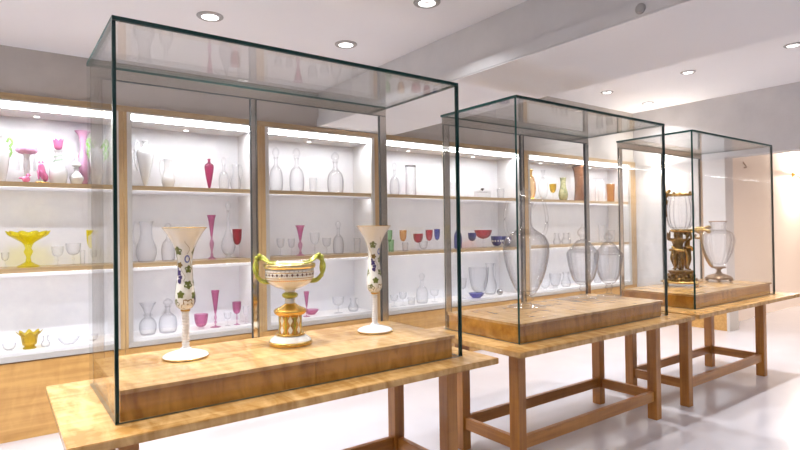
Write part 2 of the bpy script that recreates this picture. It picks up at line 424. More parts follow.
def trumpet_vase(loc, rz, label):
    t = thing('trumpet_vase', label, 'vase', loc, rz, 'painted trumpet vases')
    prof = spline([(.016, .219), (.034, .232), (.0435, .258), (.042, .30), (.0345, .36), (.0315, .42), (.036, .475), (.053, .525), (.076, .565), (.0965, .594)], 5)
    bm = vessel([(r, z) for r, z in prof], .003, .01, 40, 1)
    for f in bm.faces: f.material_index = 0
    rnd = random.Random(5)
    sp = [(.245, 0, .024, 2), (.247, 1.5, .022, 1), (.25, -1.4, .019, 1), (.248, 3.1, .023, 2), (.285, .8, .016, 1), (.292, -.75, .015, 1), (.335, .1, .0165, 1), (.345, 1.2, .013, 1),
          (.30, 2.3, .017, 2), (.335, -2.2, .016, 1), (.405, .25, .015, 1), (.425, -1., .012, 2), (.395, 2.2, .014, 1), (.49, -1.05, .017, 1), (.485, 1.05, .015, 1), (.475, 2.9, .014, 2), (.50, -2.5, .014, 1)]
    fr = -PI / 2
    for z, th, s, mi in sp: decal(bm, prof, fr + th, z, leaf(s * 1.3, rnd.uniform(0, 2)), mi)
    for z, th in ((.262, 1.05), (.362, -.95), (.27, 2.6), (.365, 2.9), (.395, -1.15)):
        for k in range(9): decal(bm, prof, fr + th + rnd.uniform(-.2, .2), z + rnd.uniform(-.016, .014), blob(.006), 3, .0014)
    decal(bm, prof, fr + .05, .452, blob(.0125, 1.45, 16), 4); decal(bm, prof, fr + .05, .452, blob(.007, 1.6, 12), 0, .0016)
    decal(bm, prof, fr + .32, .452, blob(.005), 3)
    for th0, zz in ((.0, .505), (.35, .44), (-.5, .38), (1.2, .40), (-1.6, .45)):   # tendrils
        pts = []
        for k in range(12):
            z = zz - .03 + .06 * k / 11; a = fr + th0 + .25 * math.sin(k * .45); r = radius_at(prof, z) + .0006
            pts.append((r * math.cos(a), r * math.sin(a), z))
        tube(bm, pts, .0008, 5, 1, 2)
    link('body', bm, ['porcelain', 'leafgreen', 'leafgold', 'grape', 'petal'], t, True)
    bm = bmesh.new(); rr = .0965
    tube(bm, [(rr * math.cos(a), rr * math.sin(a), .5945) for a in [2 * PI * k / 32 for k in range(33)]], .0016, 6, 1); link('gilt_rim', bm, 'gold', t, True)
    pr = []
    for k in range(13):
        z = .046 + k * .0131; pr += [(.0125, z), (.0170, z + .003), (.0170, z + .0085), (.0125, z + .0126)]
    link('stem', solid(pr, 24, 1), 'ribbed', t, True)
    link('collar', solid([(.014, .212), (.021, .214), (.021, .219), (.016, .222)], 24, 1), 'gold', t, True)
    link('foot', solid([(.092, 0), (.098, .004), (.099, .011), (.086, .021), (.05, .032), (.026, .038), (.024, .045), (.016, .047)], 40, 3), 'ribbed', t, True)
    bm = bmesh.new(); tube(bm, [(.0985 * math.cos(a), .0985 * math.sin(a), .006) for a in [2 * PI * k / 40 for k in range(41)]], .0028, 6, 1); link('gilt_edge', bm, 'gold', t, True)
trumpet_vase((.698, 2.621, PZ), .0, 'white trumpet vase painted with vine leaves, left of the gilt compote')
trumpet_vase((1.719, 2.592, PZ), .35, 'white trumpet vase painted with vine leaves, right of the gilt compote')

def compote(loc, rz):
    t = thing('pedestal_compote', 'white and gold compote with twisted green vine handles on a gilt column', 'compote', loc, rz)
    prof = spline([(.026, .278), (.05, .284), (.088, .30), (.112, .322), (.121, .345), (.1215, .383)], 5)
    bm = vessel(prof, .004, .01, 48, 1)
    fr = -PI / 2
    for k in range(30): decal(bm, prof, 2 * PI * k / 30, .356, [(-.0075, 0), (0, .008), (.0075, 0), (0, -.008)], 1)
    for k in range(30): decal(bm, prof, 2 * PI * (k + .5) / 30, .354, blob(.0028, 1, 8), 2)
    for k in range(36): decal(bm, prof, 2 * PI * k / 36, .374, blob(.0024, 1, 8), 1)
    for k in range(72): decal(bm, prof, 2 * PI * k / 72, .328, blob(.0036, 1.1, 8), 2)
    for zz in (.340, .367):
        pts = [(radius_at(prof, zz) * math.cos(a), radius_at(prof, zz) * math.sin(a), zz) for a in [2 * PI * k / 48 for k in range(49)]]
        tube(bm, pts, .0016, 5, 1, 2)
    link('bowl', bm, ['porcelain', 'dotdark', 'gold'], t, True)
    bm = bmesh.new(); lathe(bm, [(.118, .383), (.127, .386), (.131, .395), (.131, .404), (.127, .409), (.117, .409), (.115, .396), (.118, .383)], 48)
    link('rim', bm, 'goldpale', t, True)
    for s in (-1, 1):
        bm = bmesh.new()
        for ph in (0, PI):
            pts = []
            base = [(.102, .318), (.135, .322), (.158, .348), (.166, .385), (.160, .425), (.143, .443), (.122, .432), (.104, .418)]
            bs = spline(base, 4)
            for i, (x, z) in enumerate(bs):
                a = ph + i * .52
                pts.append((s * (x + .007 * math.cos(a)), .011 * math.sin(a), z + .005 * math.sin(a + .6)))
            tube(bm, pts, lambda u: .0105 - .004 * abs(2 * u - 1), 8, 1)
        tube(bm, [(s * .150, 0, .44), (s * .128, -.03, .430), (s * .098, -.075, .416), (s * .07, -.10, .413)], lambda u: .0065 - .003 * u, 7, 3)
        tube(bm, [(s * .150, 0, .435), (s * .128, .03, .430), (s * .098, .075, .416), (s * .07, .10, .413)], lambda u: .0065 - .003 * u, 7, 3)
        for p in ((.162, -.012, .44), (.148, -.014, .452), (.168, .01, .41), (.160, -.01, .345)):
            ball(bm, (s * p[0], p[1], p[2]), .011, 8, 0, (1, .8, .9))
        link('handle', bm, 'vine', t, True)
    link('neck', solid([(.024, .204), (.026, .22), (.0235, .238), (.022, .262), (.03, .276), (.034, .281)], 24, 3), 'porcelain', t, True)
    link('knop', solid([(.024, .232), (.036, .238), (.041, .248), (.037, .257), (.024, .264)], 10, 1), 'vine', t)
    link('pedestal_cap', solid([(.06, .148), (.07, .152), (.080, .162), (.082, .172), (.074, .18), (.052, .19), (.03, .203), (.026, .208)], 32, 2), 'gold', t, True)
    cp = [(.058, .052), (.0575, .10), (.058, .15)]
    bm = solid(cp, 40, 3)
    for k in range(8):
        for zz, hh in ((.125, .024), (.078, .024)):
            decal(bm, cp, 2 * PI * k / 8, zz, [(-.012, 0), (0, hh), (.012, 0), (0, -hh)], 1)
        decal(bm, cp, 2 * PI * (k + .5) / 8, .10, [(-.0025, -.044), (-.0025, .044), (.0025, .044), (.0025, -.044)], 2); decal(bm, cp, 2 * PI * (k + .5) / 8, .10, blob(.006), 2)
    link('pedestal', bm, ['gold', 'porcelain', 'vine'], t, True)
    link('pedestal_ring', solid([(.06, .046), (.072, .049), (.076, .054), (.072, .059), (.06, .062)], 36, 2), 'gold', t, True)
    link('foot', solid([(.104, .019), (.100, .028), (.09, .036), (.074, .047), (.06, .049)], 40, 3), 'porcelain', t, True)
    link('foot_rim', solid([(.102, 0), (.108, .003), (.108, .016), (.104, .021)], 40, 1), 'gold', t, True)
compote((1.201, 2.586, PZ), -.436)

# ------------------------------------------------------------------ crystal in the middle case
def crystal_amphora(loc, rz):
    t = thing('amphora_decanter', 'tall clear crystal two-handled amphora with a ball stopper', 'decanter', loc, rz)
    link('foot', solid([(.128, 0), (.132, .006), (.13, .014), (.09, .02), (.05, .026), (.032, .034)], 40, 2), 'cut', t, True)
    link('stem', solid([(.03, .034), (.028, .044), (.046, .056), (.05, .066), (.04, .078), (.034, .088)], 24, 3), 'cut', t, True)
    link('body', vessel([(.034, .088), (.062, .105), (.095, .16), (.128, .24), (.152, .33), (.163, .41), (.158, .465), (.132, .515), (.088, .545), (.054, .575), (.043, .62), (.044, .69), (.052, .735), (.058, .752)], .006, .03, 48, 5), 'cut', t, True)
    link('stopper', solid([(.038, .74), (.040, .762), (.025, .772), (.042, .79), (.046, .812), (.036, .836), (.016, .846), (.013, .856), (.006, .866)], 8, 1), 'cut', t)
    for s in (-1, 1):
        bm = bmesh.new()
        tube(bm, [(s * .118, 0, .515), (s * .140, 0, .56), (s * .148, 0, .63), (s * .140, 0, .70), (s * .125, 0, .76), (s * .098, 0, .785), (s * .075, 0, .76), (s * .05, 0, .715)], lambda u: .013 - .004 * u, 10, 5)
        link('handle', bm, 'cut', t, True)
crystal_amphora((3.056, 2.641, PZ), -.86)

def covered_jar(loc, rz, label, R, H, bowl):
    t = thing('covered_jar', label, 'jar', loc, rz)
    link('foot', solid([(.99 * R * .9, 0), (R * .93, .008), (R * .9, .016), (R * .5, .022), (R * .24, .034)], 24, 2), 'cut', t, True)
    link('stem', solid([(R * .24, .034), (R * .16, .06), (R * .30, .078), (R * .22, .1), (R * .26, .112)], 12, 2), 'cut', t)
    link('bowl', vessel([(R * .26, .112), (R * .50, .128), (R * .78, .18), (R * .94, .25), (R * 1.03, .31), (R * 1.09, bowl)], .006, .02, 48, 4, (16, .03)), 'cut', t, True)
    zl = bowl + .002
    link('lid', vessel([(R * 1.05, zl), (R * 1.06, zl + .008), (R * .86, zl + .03), (R * .62, zl + .065), (R * .42, zl + .09), (R * .22, zl + .105)], .006, .004, 48, 3), 'cut', t, True)
    h = H - (zl + .1)
    link('finial', solid([(R * .2, zl + .10), (R * .16, zl + .1 + h * .15), (R * .34, zl + .1 + h * .35), (R * .36, zl + .1 + h * .5), (R * .2, zl + .1 + h * .7), (R * .1, zl + .1 + h * .8), (R * .03, H)], 10, 2), 'cut', t)
covered_jar((3.769, 2.676, PZ), .2, 'clear crystal covered jar with a tall finial, beside the amphora', .113, .60, .37)
covered_jar((4.005, 2.60, PZ), .0, 'clear crystal covered jar nearest the right pane of its case', .104, .545, .345)

# ------------------------------------------------------------------ bronze-mounted pieces in the far case
def skin_figure(name, joints, edges, radii, mat, parent, loc, rz, root=0, scale=1.):
    me = bpy.data.meshes.new(name)
    me.from_pydata([tuple(c * scale for c in j) for j in joints], edges, [])
    o = bpy.data.objects.new(name, me); COL.objects.link(o)
    md = o.modifiers.new('skin', 'SKIN'); me.skin_vertices.new() if not me.skin_vertices else None
    for i, r in enumerate(radii):
        rr = r if isinstance(r, tuple) else (r, r)
        me.skin_vertices[0].data[i].radius = (rr[0] * scale, rr[1] * scale); me.skin_vertices[0].data[i].use_root = (i == root)
    sb = o.modifiers.new('subdivision', 'SUBSURF'); sb.levels = sb.render_levels = 2
    me.materials.append(M[mat]); o.parent = parent; o.location = loc; o.rotation_euler = (0, 0, rz)
    dg = bpy.context.evaluated_depsgraph_get()
    ev = bpy.data.meshes.new_from_object(o.evaluated_get(dg))
    o.modifiers.clear(); o.data = ev; ev.name = name
    for p in ev.polygons: p.use_smooth = True
    return o

def bronze_group(loc, rz):
    t = thing('figural_centrepiece', 'gilt bronze centrepiece of figures lifting a ribbed crystal vase', 'centrepiece', loc, rz)
    bm = bmesh.new()                                                   # openwork base on scroll feet
    lathe(bm, [(0, .03), (.165, .03), (.175, .036), (.172, .046), (.15, .054), (.0, .056)], 40, (8, .05))
    for k in range(4):
        a = PI / 4 + k * PI / 2; c, s = math.cos(a), math.sin(a)
        tube(bm, [(c * .13, s * .13, .05), (c * .165, s * .165, .048), (c * .19, s * .19, .03), (c * .185, s * .185, .017), (c * .165, s * .165, .017)], .014, 8, 4)
        ball(bm, (c * .18, s * .18, .0125), .017, 10, 0, (1.1, 1.1, .7))
    link('base', bm, 'gilt', t, True)
    bm = bmesh.new()
    lathe(bm, [(0, .054), (.115, .054), (.125, .062), (.105, .074), (.10, .12), (.112, .132), (.118, .142), (.10, .15), (0, .15)], 40)
    for k in range(16):                                                # swags and rosettes round the drum
        a = 2 * PI * k / 16; ball(bm, (.108 * math.cos(a), .108 * math.sin(a), .10 - .012 * (k % 2)), .017, 8, 0, (1, 1, 1.1))
        ball(bm, (.13 * math.cos(a + .2), .13 * math.sin(a + .2), .064), .013, 8)
    link('drum', bm, 'bronze', t, True)
    J = [(0, 0, .205), (0, .004, .25), (0, .0, .30), (0, 0, .335), (0, -.004, .352), (0, -.006, .385),      # pelvis waist chest neck head0 head1
         (-.028, 0, .195), (-.034, -.012, .115), (-.036, .012, .02), (-.036, -.022, .008),                  # left leg
         (.028, 0, .195), (.042, -.02, .12), (.030, .016, .02), (.032, -.02, .008),                         # right leg
         (-.046, 0, .312), (-.085, -.018, .325), (-.082, -.01, .385), (-.078, -.012, .402),                 # left arm up
         (.046, 0, .312), (.082, -.022, .315), (.092, -.012, .372), (.09, -.014, .392)]
    E = [(0, 1), (1, 2), (2, 3), (3, 4), (4, 5), (0, 6), (6, 7), (7, 8), (8, 9), (0, 10), (10, 11), (11, 12), (12, 13),
         (2, 14), (14, 15), (15, 16), (16, 17), (2, 18), (18, 19), (19, 20), (20, 21)]
    Rr = [(.044, .034), (.034, .027), (.044, .032), .014, .024, .019, .028, .020, .011, .009, .028, .020, .011, .009, .017, .0125, .009, .008, .017, .0125, .009, .008]
    for k in range(3):
        a = -PI / 2 + .25 + k * 2 * PI / 3; f = (.058 * math.cos(a), .058 * math.sin(a), .148)
        fg = skin_figure('bronze_figure', J, E, Rr, 'bronze', t, f, a + PI / 2, 0, .93)
        bm = bmesh.new()
        pts = [(-.05, -.012, .225), (-.01, -.042, .20), (.04, -.034, .19), (.05, .02, .20), (0, .045, .21), (-.05, .02, .22), (-.05, -.012, .225)]
        tube(bm, pts, lambda u: .013, 8, 5)
        tube(bm, [(.045, .015, .20), (.06, .03, .14), (.05, .045, .07), (.055, .05, .02)], lambda u: .015 + .006 * u, 8, 4)
        link('drapery', bm, 'gilt', fg, True)
        bm = bmesh.new(); ball(bm, (0, .005, .352), .024, 10, 0, (1, 1, .9)); ball(bm, (0, .024, .35), .012, 8); link('hair', bm, 'bronze', fg, True)
    bm = bmesh.new()
    lathe(bm, [(0, .50), (.04, .50), (.075, .512), (.095, .525), (.085, .54), (.05, .538), (0, .536)], 30, (10, .05))
    tube(bm, [(0, 0, .15), (.004, 0, .3), (0, 0, .51)], .02, 10, 3)
    link('cup_mount', bm, 'gilt', t, True)
    link('vase', vessel([(.045, .538), (.085, .555), (.112, .61), (.122, .69), (.118, .77), (.104, .83), (.10, .865)], .006, .012, 96, 3, (16, .04)), 'cut', t, True)
    bm = bmesh.new()
    lathe(bm, [(.098, .858), (.112, .862), (.116, .872), (.108, .88), (.098, .878), (.098, .858)], 40)
    for k in range(14):
        a = 2 * PI * k / 14; ball(bm, (.112 * math.cos(a), .112 * math.sin(a), .878 + .008 * math.sin(5 * a)), .013, 8, 0, (1, 1, .8))
    link('rim_mount', bm, 'gilt', t, True)
    bm = bmesh.new()
    a = 2.45 - rz; c, d = math.cos(a), math.sin(a)
    tube(bm, [(c * .125, d * .125, .66), (c * .135, d * .135, .72), (c * .138, d * .138, .80), (c * .128, d * .128, .87), (c * .10, d * .10, .905)], lambda u: .008 + .010 * u, 8, 4)
    ball(bm, (c * .125, d * .125, .875), .026, 10, 0, (1, 1, 1.2)); ball(bm, (c * .10, d * .10, .905), .018, 10); ball(bm, (c * .13, d * .13, .80), .02, 8, 0, (.9, .9, 1.4))
    link('putto_mount', bm, 'bronze', t, True)
    bm = bmesh.new()                                                   # scroll arm reaching right
    a = -1.1 - rz; c, d = math.cos(a), math.sin(a)
    tube(bm, [(c * .06, d * .06, .50), (c * .12, d * .12, .52), (c * .17, d * .17, .49), (c * .16, d * .16, .455), (c * .12, d * .12, .46), (c * .13, d * .13, .49)], .010, 8, 4)
    tube(bm, [(c * .12, d * .12, .52), (c * .19, d * .19, .53), (c * .23, d * .23, .515)], .012, 8, 3); ball(bm, (c * .235, d * .235, .515), .02, 8)
    link('scroll_arm', bm, 'gilt', t, True)
bronze_group((5.28, 2.655, PZ), .45)

def bronze_ewer(loc, rz):
    t = thing('bronze_mounted_ewer', 'ribbed crystal ewer with a bronze snake handle on a square bronze foot', 'ewer', loc, rz)
    bm = bmesh.new()
    lathe(bm, [(0, .022), (.104, .022), (.118, .03), (.116, .04), (.098, .058), (.06, .072), (.034, .08), (0, .082)], 40, (4, .07))
    for k in range(4):
        a = k * PI / 2; c, s = math.cos(a), math.sin(a); ball(bm, (c * .108, s * .108, .0172), .021, 10, 0, (1, 1, .8))
        a += PI / 4; ball(bm, (.092 * math.cos(a), .092 * math.sin(a), .04), .02, 8, 0, (1, 1, .7))
    link('base', bm, 'brownbronze', t, True)
    link('stem', solid([(.034, .078), (.022, .098), (.02, .115), (.034, .128), (.066, .138), (.07, .146), (.05, .15)], 24, 3), 'brownbronze', t, True)
    link('body', vessel([(.044, .148), (.072, .19), (.112, .27), (.140, .36), (.148, .42), (.138, .475), (.104, .51), (.074, .53), (.068, .56), (.076, .60), (.084, .612)], .006, .02, 96, 4, (16, .035)), 'cut', t, True)
    bm = bmesh.new()
    tube(bm, [(.081 * math.cos(2 * PI * k / 30), .081 * math.sin(2 * PI * k / 30), .613) for k in range(31)], .005, 6, 1); link('rim_mount', bm, 'brownbronze', t, True)
    bm = bmesh.new()
    a = 2.3 - rz; c, d = math.cos(a), math.sin(a)
    tube(bm, [(c * .05, d * .05, .14), (c * .085, d * .085, .18), (c * .125, d * .125, .27), (c * .152, d * .152, .37), (c * .158, d * .158, .46), (c * .13, d * .13, .535), (c * .09, d * .09, .56), (c * .075, d * .075, .54)], lambda u: .012 + .004 * math.sin(8 * u), 8, 5)
    tube(bm, [(c * .13, d * .13, .53), (c * .19, d * .19, .545), (c * .235, d * .235, .52), (c * .26, d * .26, .535)], lambda u: .017 - .006 * u, 8, 4)
    for p in ((.15, .545), (.195, .54), (.10, .552)): ball(bm, (c * p[0], d * p[0], p[1]), .023, 8, 0, (1, 1, .8))
    link('handle', bm, 'gilt', t, True)
bronze_ewer((5.965, 2.616, PZ), .35)

# ------------------------------------------------------------------ shelf glass
YS = {1: 5.02, 2: 4.98, 3: 4.96}
ZS = {1: Z1, 2: Z2, 3: Z3}
def sc_(pr, R, H): return [(r * R, z * H) for r, z in pr]
KIND = {
 'goblet': [('foot', 's', [(.72, 0), (.72, .015), (.3, .035), (.1, .06)]), ('stem', 's', [(.1, .055), (.08, .22), (.17, .29), (.08, .36), (.12, .47)]), ('bowl', 'v', [(.12, .46), (.6, .52), (.88, .66), (.97, .84), (1, 1)])],
 'flute': [('foot', 's', [(1.25, 0), (1.25, .012), (.5, .03), (.16, .045)]), ('stem', 's', [(.16, .045), (.12, .09), (.34, .13), (.15, .18), (.34, .26), (.2, .33), (.18, .36)]), ('bowl', 'v', [(.18, .36), (.3, .42), (.55, .62), (.8, .84), (1, 1)])],
 'trumpet': [('foot', 's', [(.85, 0), (.85, .02), (.5, .05), (.2, .08)]), ('stem', 's', [(.2, .08), (.34, .11), (.16, .15), (.25, .22), (.46, .33), (.42, .40), (.16, .46), (.28, .48), (.16, .50)]), ('bowl', 'v', [(.18, .50), (.26, .54), (.44, .70), (.72, .90), (1, 1)])],
 'tumbler': [('body', 'v', [(.82, 0), (.84, .02), (.9, .5), (1, 1)])],
 'bowl': [('foot', 's', [(.46, 0), (.46, .05), (.3, .12)]), ('body', 'v', [(.3, .12), (.66, .24), (.9, .55), (1, 1)])],
 'decanter': [('body', 'v', [(.72, 0), (.92, .05), (1, .2), (.98, .34), (.8, .48), (.36, .58), (.26, .66), (.27, .74), (.42, .78)]), ('stopper', 's', [(.22, .75), (.24, .80), (.5, .86), (.46, .93), (.12, 1)])],
 'carafe': [('body', 'v', [(.62, 0), (.8, .03), (1, .18), (.98, .34), (.72, .48), (.40, .55), (.38, .66), (.62, .84), (.98, 1)]), ('neck_ring', 's', [(.40, .585), (.55, .60), (.55, .63), (.42, .645)])],
 'longneck': [('foot', 's', [(.5, 0), (.5, .02), (.28, .05)]), ('body', 'v', [(.28, .05), (.7, .09), (1, .18), (.94, .28), (.6, .40), (.28, .52), (.2, .66), (.19, .80), (.26, .83)]), ('stopper', 's', [(.17, .81), (.22, .85), (.42, .90), (.36, .94), (.1, 1)])],
 'amphora': [('body', 'v', [(.26, 0), (.20, .03), (.34, .12), (.7, .40), (.96, .66), (1, .74), (.84, .82), (.36, .87), (.26, .92), (.24, .95), (.42, 1)])],
 'jug': [('body', 'v', [(.66, 0), (.80, .04), (1, .22), (.96, .36), (.68, .55), (.56, .72), (.6, .9), (.72, 1)])],
 'dish': [('body', 'v', [(.5, 0), (.52, .1), (.8, .5), (1, 1)])],
 'coupe': [('foot', 's', [(.42, 0), (.42, .02), (.15, .06)]), ('stem', 's', [(.08, .05), (.06, .25), (.1, .3), (.06, .42), (.1, .52)]), ('bowl', 'v', [(.1, .5), (.55, .58), (.86, .76), (1, 1)])],
 'cylinder': [('body', 'v', [(1, 0), (1, .02), (.97, .5), (.98, 1)])],
}
THICK = {'opal': .004}
def item(kind, name, x, sh, H, R, mats, label, cat, group=None, dy=0., rz=0., handle=False, flute=None, seg=22):
    """mats: one material or {part: material}."""
    t = thing(name, label, cat, (x, YS[sh] + dy, ZS[sh] + .0005), rz, group)
    for pn, tp, pr in KIND[kind]:
        m = mats.get(pn, mats.get('*', 'crystal')) if isinstance(mats, dict) else mats
        p = sc_(pr, R, H)
        bm = vessel(p, min(.0035, R * .09), min(.006, H * .04), seg, 4, flute) if tp == 'v' else solid(p, 16, 3)
        link(pn, bm, m, t, True)
    if handle:
        m = mats.get('handle', mats.get('*', 'crystal')) if isinstance(mats, dict) else mats
        bm = bmesh.new(); s = handle
        tube(bm, [(s * R * .70, 0, H * .93), (s * R * 1.05, 0, H * .98), (s * R * 1.25, 0, H * .80), (s * R * 1.2, 0, H * .55), (s * R * .90, 0, H * .36)], R * .09, 7, 4)
        link('handle', bm, m, t, True)
    return t

def handled_vase(x, H, R, label):
    t = thing('two_handled_vase', label, 'vase', (x, YS[1], Z1 + .0005), 0, 'white opaline vases with green handles')
    link('body', vessel(sc_([(.5, 0), (.56, .03), (.74, .2), (.95, .45), (1, .62), (.86, .75), (.52, .84), (.5, .9), (.78, 1)], R, H), .004, .01, 24, 4), 'opal', t, True)
    for s in (-1, 1):
        bm = bmesh.new(); tube(bm, [(s * R * .93, 0, H * .55), (s * R * 1.22, 0, H * .66), (s * R * 1.05, 0, H * .76), (s * R * 1.3, 0, H * .86), (s * R * 1.05, 0, H * .95), (s * R * .72, 0, H * .86)], R * .15, 7, 4)
        link('handle', bm, 'opalgreen', t, True)
handled_vase(.030, .355, .056, 'white opaline vase with green scroll handles, leftmost on the top shelf')
handled_vase(.668, 0.395, .058, 'white opaline vase with green scroll handles, beside the lilac pink vase')

def lustre(x):
    t = thing('lustre_candlestick', 'pink topped lustre candlestick hung with clear prisms', 'candlestick', (x, YS[1], Z1 + .0005))
    link('stem', solid(sc_([(.55, 0), (.55, .03), (.3, .08), (.24, .3), (.34, .5), (.26, .68), (.4, .8)], .063, .28), 20, 4), 'opal', t, True)
    link('drip_pan', vessel([(.02, .222), (.05, .23), (.066, .246), (.063, .268), (.058, .274)], .003, .004, 32, 4, (8, .07)), 'opallilac', t, True)
    for k in range(10):
        a = 2 * PI * k / 10; bm = bmesh.new(); lathe(bm, [(0, 0), (.006, .012), (.004, .10), (.0015, .12), (0, .122)], 6)
        ball(bm, (0, 0, .13), .006, 8)
        o = link('prism', bm, 'cut', t); o.location = (.06 * math.cos(a), .06 * math.sin(a), .093)
lustre(.191)
t = thing('bird_figurine', 'small pink bird figurine in front of the lustre candlestick', 'figurine', (.183, 4.92, Z1 + .0005))
bm = bmesh.new(); ball(bm, (0, 0, .025), .024, 12, 0, (1.1, .8, 1)); ball(bm, (.012, 0, .055), .014, 10); ball(bm, (-.024, 0, .032), .012, 8, 0, (1.8, .6, .7)); ball(bm, (.027, 0, .054), .005, 6, 0, (1.6, .7, .7))
link('body', bm, 'opalpink', t, True)
t = thing('cat_figurine', 'pink seated cat figurine on a gilt base', 'figurine', (.285, YS[1] - .03, Z1 + .0005), -.4)
JC = [(0, .012, .035), (0, .004, .075), (0, -.008, .108), (0, -.016, .128), (0, -.028, .134), (-.012, -.024, .018), (-.012, -.03, .07), (.012, -.024, .018), (.012, -.03, .07), (.03, .02, .02), (.034, -.005, .014)]
skin_figure('body', JC, [(0, 1), (1, 2), (2, 3), (3, 4), (2, 6), (6, 5), (2, 8), (8, 7), (0, 9), (9, 10)], [.032, .026, .018, .022, .012, .007, .009, .007, .009, .008, .005], 'opalpink', t, (0, 0, .012), 0)
bm = bmesh.new()
for s in (-1, 1): lathe(bm, [(.008, .0), (.005, .010), (0, .020)], 6); bmesh.ops.translate(bm, verts=bm.verts[-13:], vec=(s * .012, -.014, .156))
link('ear', bm, 'opalpink', t)
link('base', solid([(.04, 0), (.05, .006), (.044, .014)], 20, 1), 'gold', t, True)
t = thing('tulip_bottle', 'white opaline bottle with a pink tulip stopper and mint coiled neck', 'bottle', (.395, YS[1], Z1 + .0005))
link('body', vessel(sc_([(.7, 0), (.85, .03), (1, .2), (.9, .36), (.5, .48), (.36, .56), (.36, .70), (.5, .76)], .062, .35), .004, .01, 24, 4), 'opal', t, True)
bm = bmesh.new(); tube(bm, [(.030 * math.cos(k * .6) * (1 - .012 * k), .030 * math.sin(k * .6) * (1 - .012 * k), .165 + k * .0032) for k in range(26)], .005, 7, 1); link('coil', bm, 'opalmint', t, True)
link('stopper', vessel([(.008, .27), (.024, .282), (.030, .31), (.034, .348)], .003, .01, 24, 4, None, (6, .010, .30, .348)), 'opalpink', t, True)
t = thing('stoppered_bottle', 'small white opaline bottle with a pointed stopper', 'bottle', (.519, YS[1], Z1 + .0005))
link('body', vessel(sc_([(.5, 0), (.7, .04), (1, .2), (.9, .28), (.4, .40), (.3, .50), (.5, .52)], .050, .256), .003, .01, 24, 4), 'opal', t, True)
link('stopper', solid(sc_([(.24, .5), (.3, .56), (.66, .6), (.6, .66), (.24, .74), (.3, .8), (.12, .9), (.04, 1)], .05, .256), 18, 3), 'opal', t, True)
t = thing('bulbous_vase', 'tall lilac pink opaline vase behind the pointed-stopper bottle', 'vase', (.575, 5.13, Z1 + .0005))
link('body', vessel(sc_([(.5, 0), (.6, .04), (.96, .24), (1, .36), (.7, .52), (.38, .64), (.36, .78), (.6, .92), (1.05, 1)], .056, .45), .004, .01, 24, 4), 'opallilac', t, True)

t = thing('footed_compote', 'yellow glass compote with a wide scalloped bowl', 'compote', (.196, YS[2], Z2 + .0005))
link('foot', solid([(.068, 0), (.07, .01), (.05, .02), (.02, .04)], 32, 2, (12, .05)), 'lemon', t, True)
link('stem', solid([(.02, .04), (.014, .075), (.024, .10), (.03, .12), (.02, .14), (.026, .16)], 18, 3), 'lemon', t, True)
link('bowl', vessel([(.024, .16), (.04, .185), (.085, .215), (.118, .24), (.128, .268)], .004, .008, 60, 4, (10, .04), (10, .006, .2, .268)), 'lemon', t, True)
t = thing('ruffled_vase', 'amber yellow ruffled glass vase on the bottom shelf', 'vase', (.198, YS[3], Z3 + .0005))
link('body', vessel([(.040, 0), (.042, .008), (.032, .02), (.046, .036), (.05, .07), (.056, .10), (.078, .122)], .004, .012, 48, 4, (8, .02), (8, .012, .06, .122)), 'olive', t, True)

G = 'clear goblets on the middle shelf'
item('goblet', 'goblet', .054, 2, .115, .026, 'crystal', 'small clear goblet left of the yellow compote', 'goblet')
item('goblet', 'goblet', .382, 2, .150, .042, 'frost', 'clear goblet directly right of the yellow compote', 'goblet')
item('goblet', 'goblet', .488, 2, .172, .054, 'crystal', 'wide clear goblet second to the right of the yellow compote', 'goblet')
item('tumbler', 'tumbler', .55, 2, .115, .02, 'crystal', 'narrow clear tumbler beside the yellow-bowled glass', 'tumbler')
item('goblet', 'flower_goblet', .612, 2, .275, .036, {'bowl': 'lemon', '*': 'crystal'}, 'tall clear-stemmed glass with a yellow bowl', 'goblet')
item('bowl', 'small_bowl', .074, 3, .055, .045, 'crystal', 'small clear bowl left of the amber ruffled vase', 'bowl')
item('jug', 'small_jug', .299, 3, .085, .032, 'cut', 'small clear cut-glass jug beside the amber ruffled vase', 'jug', handle=1)
item('dish', 'low_dish', .45, 3, .05, .075, 'frost', 'low clear dish on the bottom shelf of the left cabinet', 'dish')
item('bowl', 'lidded_bowl', .655, 3, .06, .05, 'frost', 'small milky bowl at the right end of the left cabinet bottom shelf', 'bowl')
# second cabinet
t = item('amphora', 'opaline_ewer', 1.022, 1, .392, .066, 'opal', 'tall white opaline ewer on the top shelf', 'ewer', handle=-1)
t = item('jug', 'opaline_jug', 1.205, 1, .25, .052, 'opal', 'short white opaline jug beside the tall white ewer', 'jug', handle=-1)
item('amphora', 'slim_vase', 1.557, 1, .276, .041, 'rosedeep', 'slim rose pink glass vase alone on the top shelf', 'vase')
item('decanter', 'decanter', 1.69, 1, .30, .046, 'frost', 'clear decanter right of the slim rose vase', 'decanter')
item('jug', 'jug', 1.80, 1, .24, .05, 'frost', 'clear jug at the right end of the top shelf with the slim rose vase', 'jug', handle=1)
item('jug', 'tall_jug', 1.016, 2, .342, .082, 'frost', 'large clear jug left of the left trumpet vase', 'jug', handle=-1)
item('decanter', 'decanter', 1.19, 2, .33, .056, 'crystal', 'clear decanter partly behind the left trumpet vase', 'decanter')
item('trumpet', 'trumpet_goblet', 1.56, 2, .398, .040, 'rose', 'tall rose pink trumpet glass right of the left trumpet vase', 'trumpet glass')
item('longneck', 'long_necked_bottle', 1.738, 2, .535, .064, 'frost', 'tall clear long-necked bottle with a stopper', 'bottle', dy=.08)
item('goblet', 'goblet', 1.772, 2, .27, .042, {'bowl': 'cranberry', '*': 'crystal'}, 'clear-stemmed goblet with a cranberry red bowl before the long-necked bottle', 'goblet', dy=-.06)
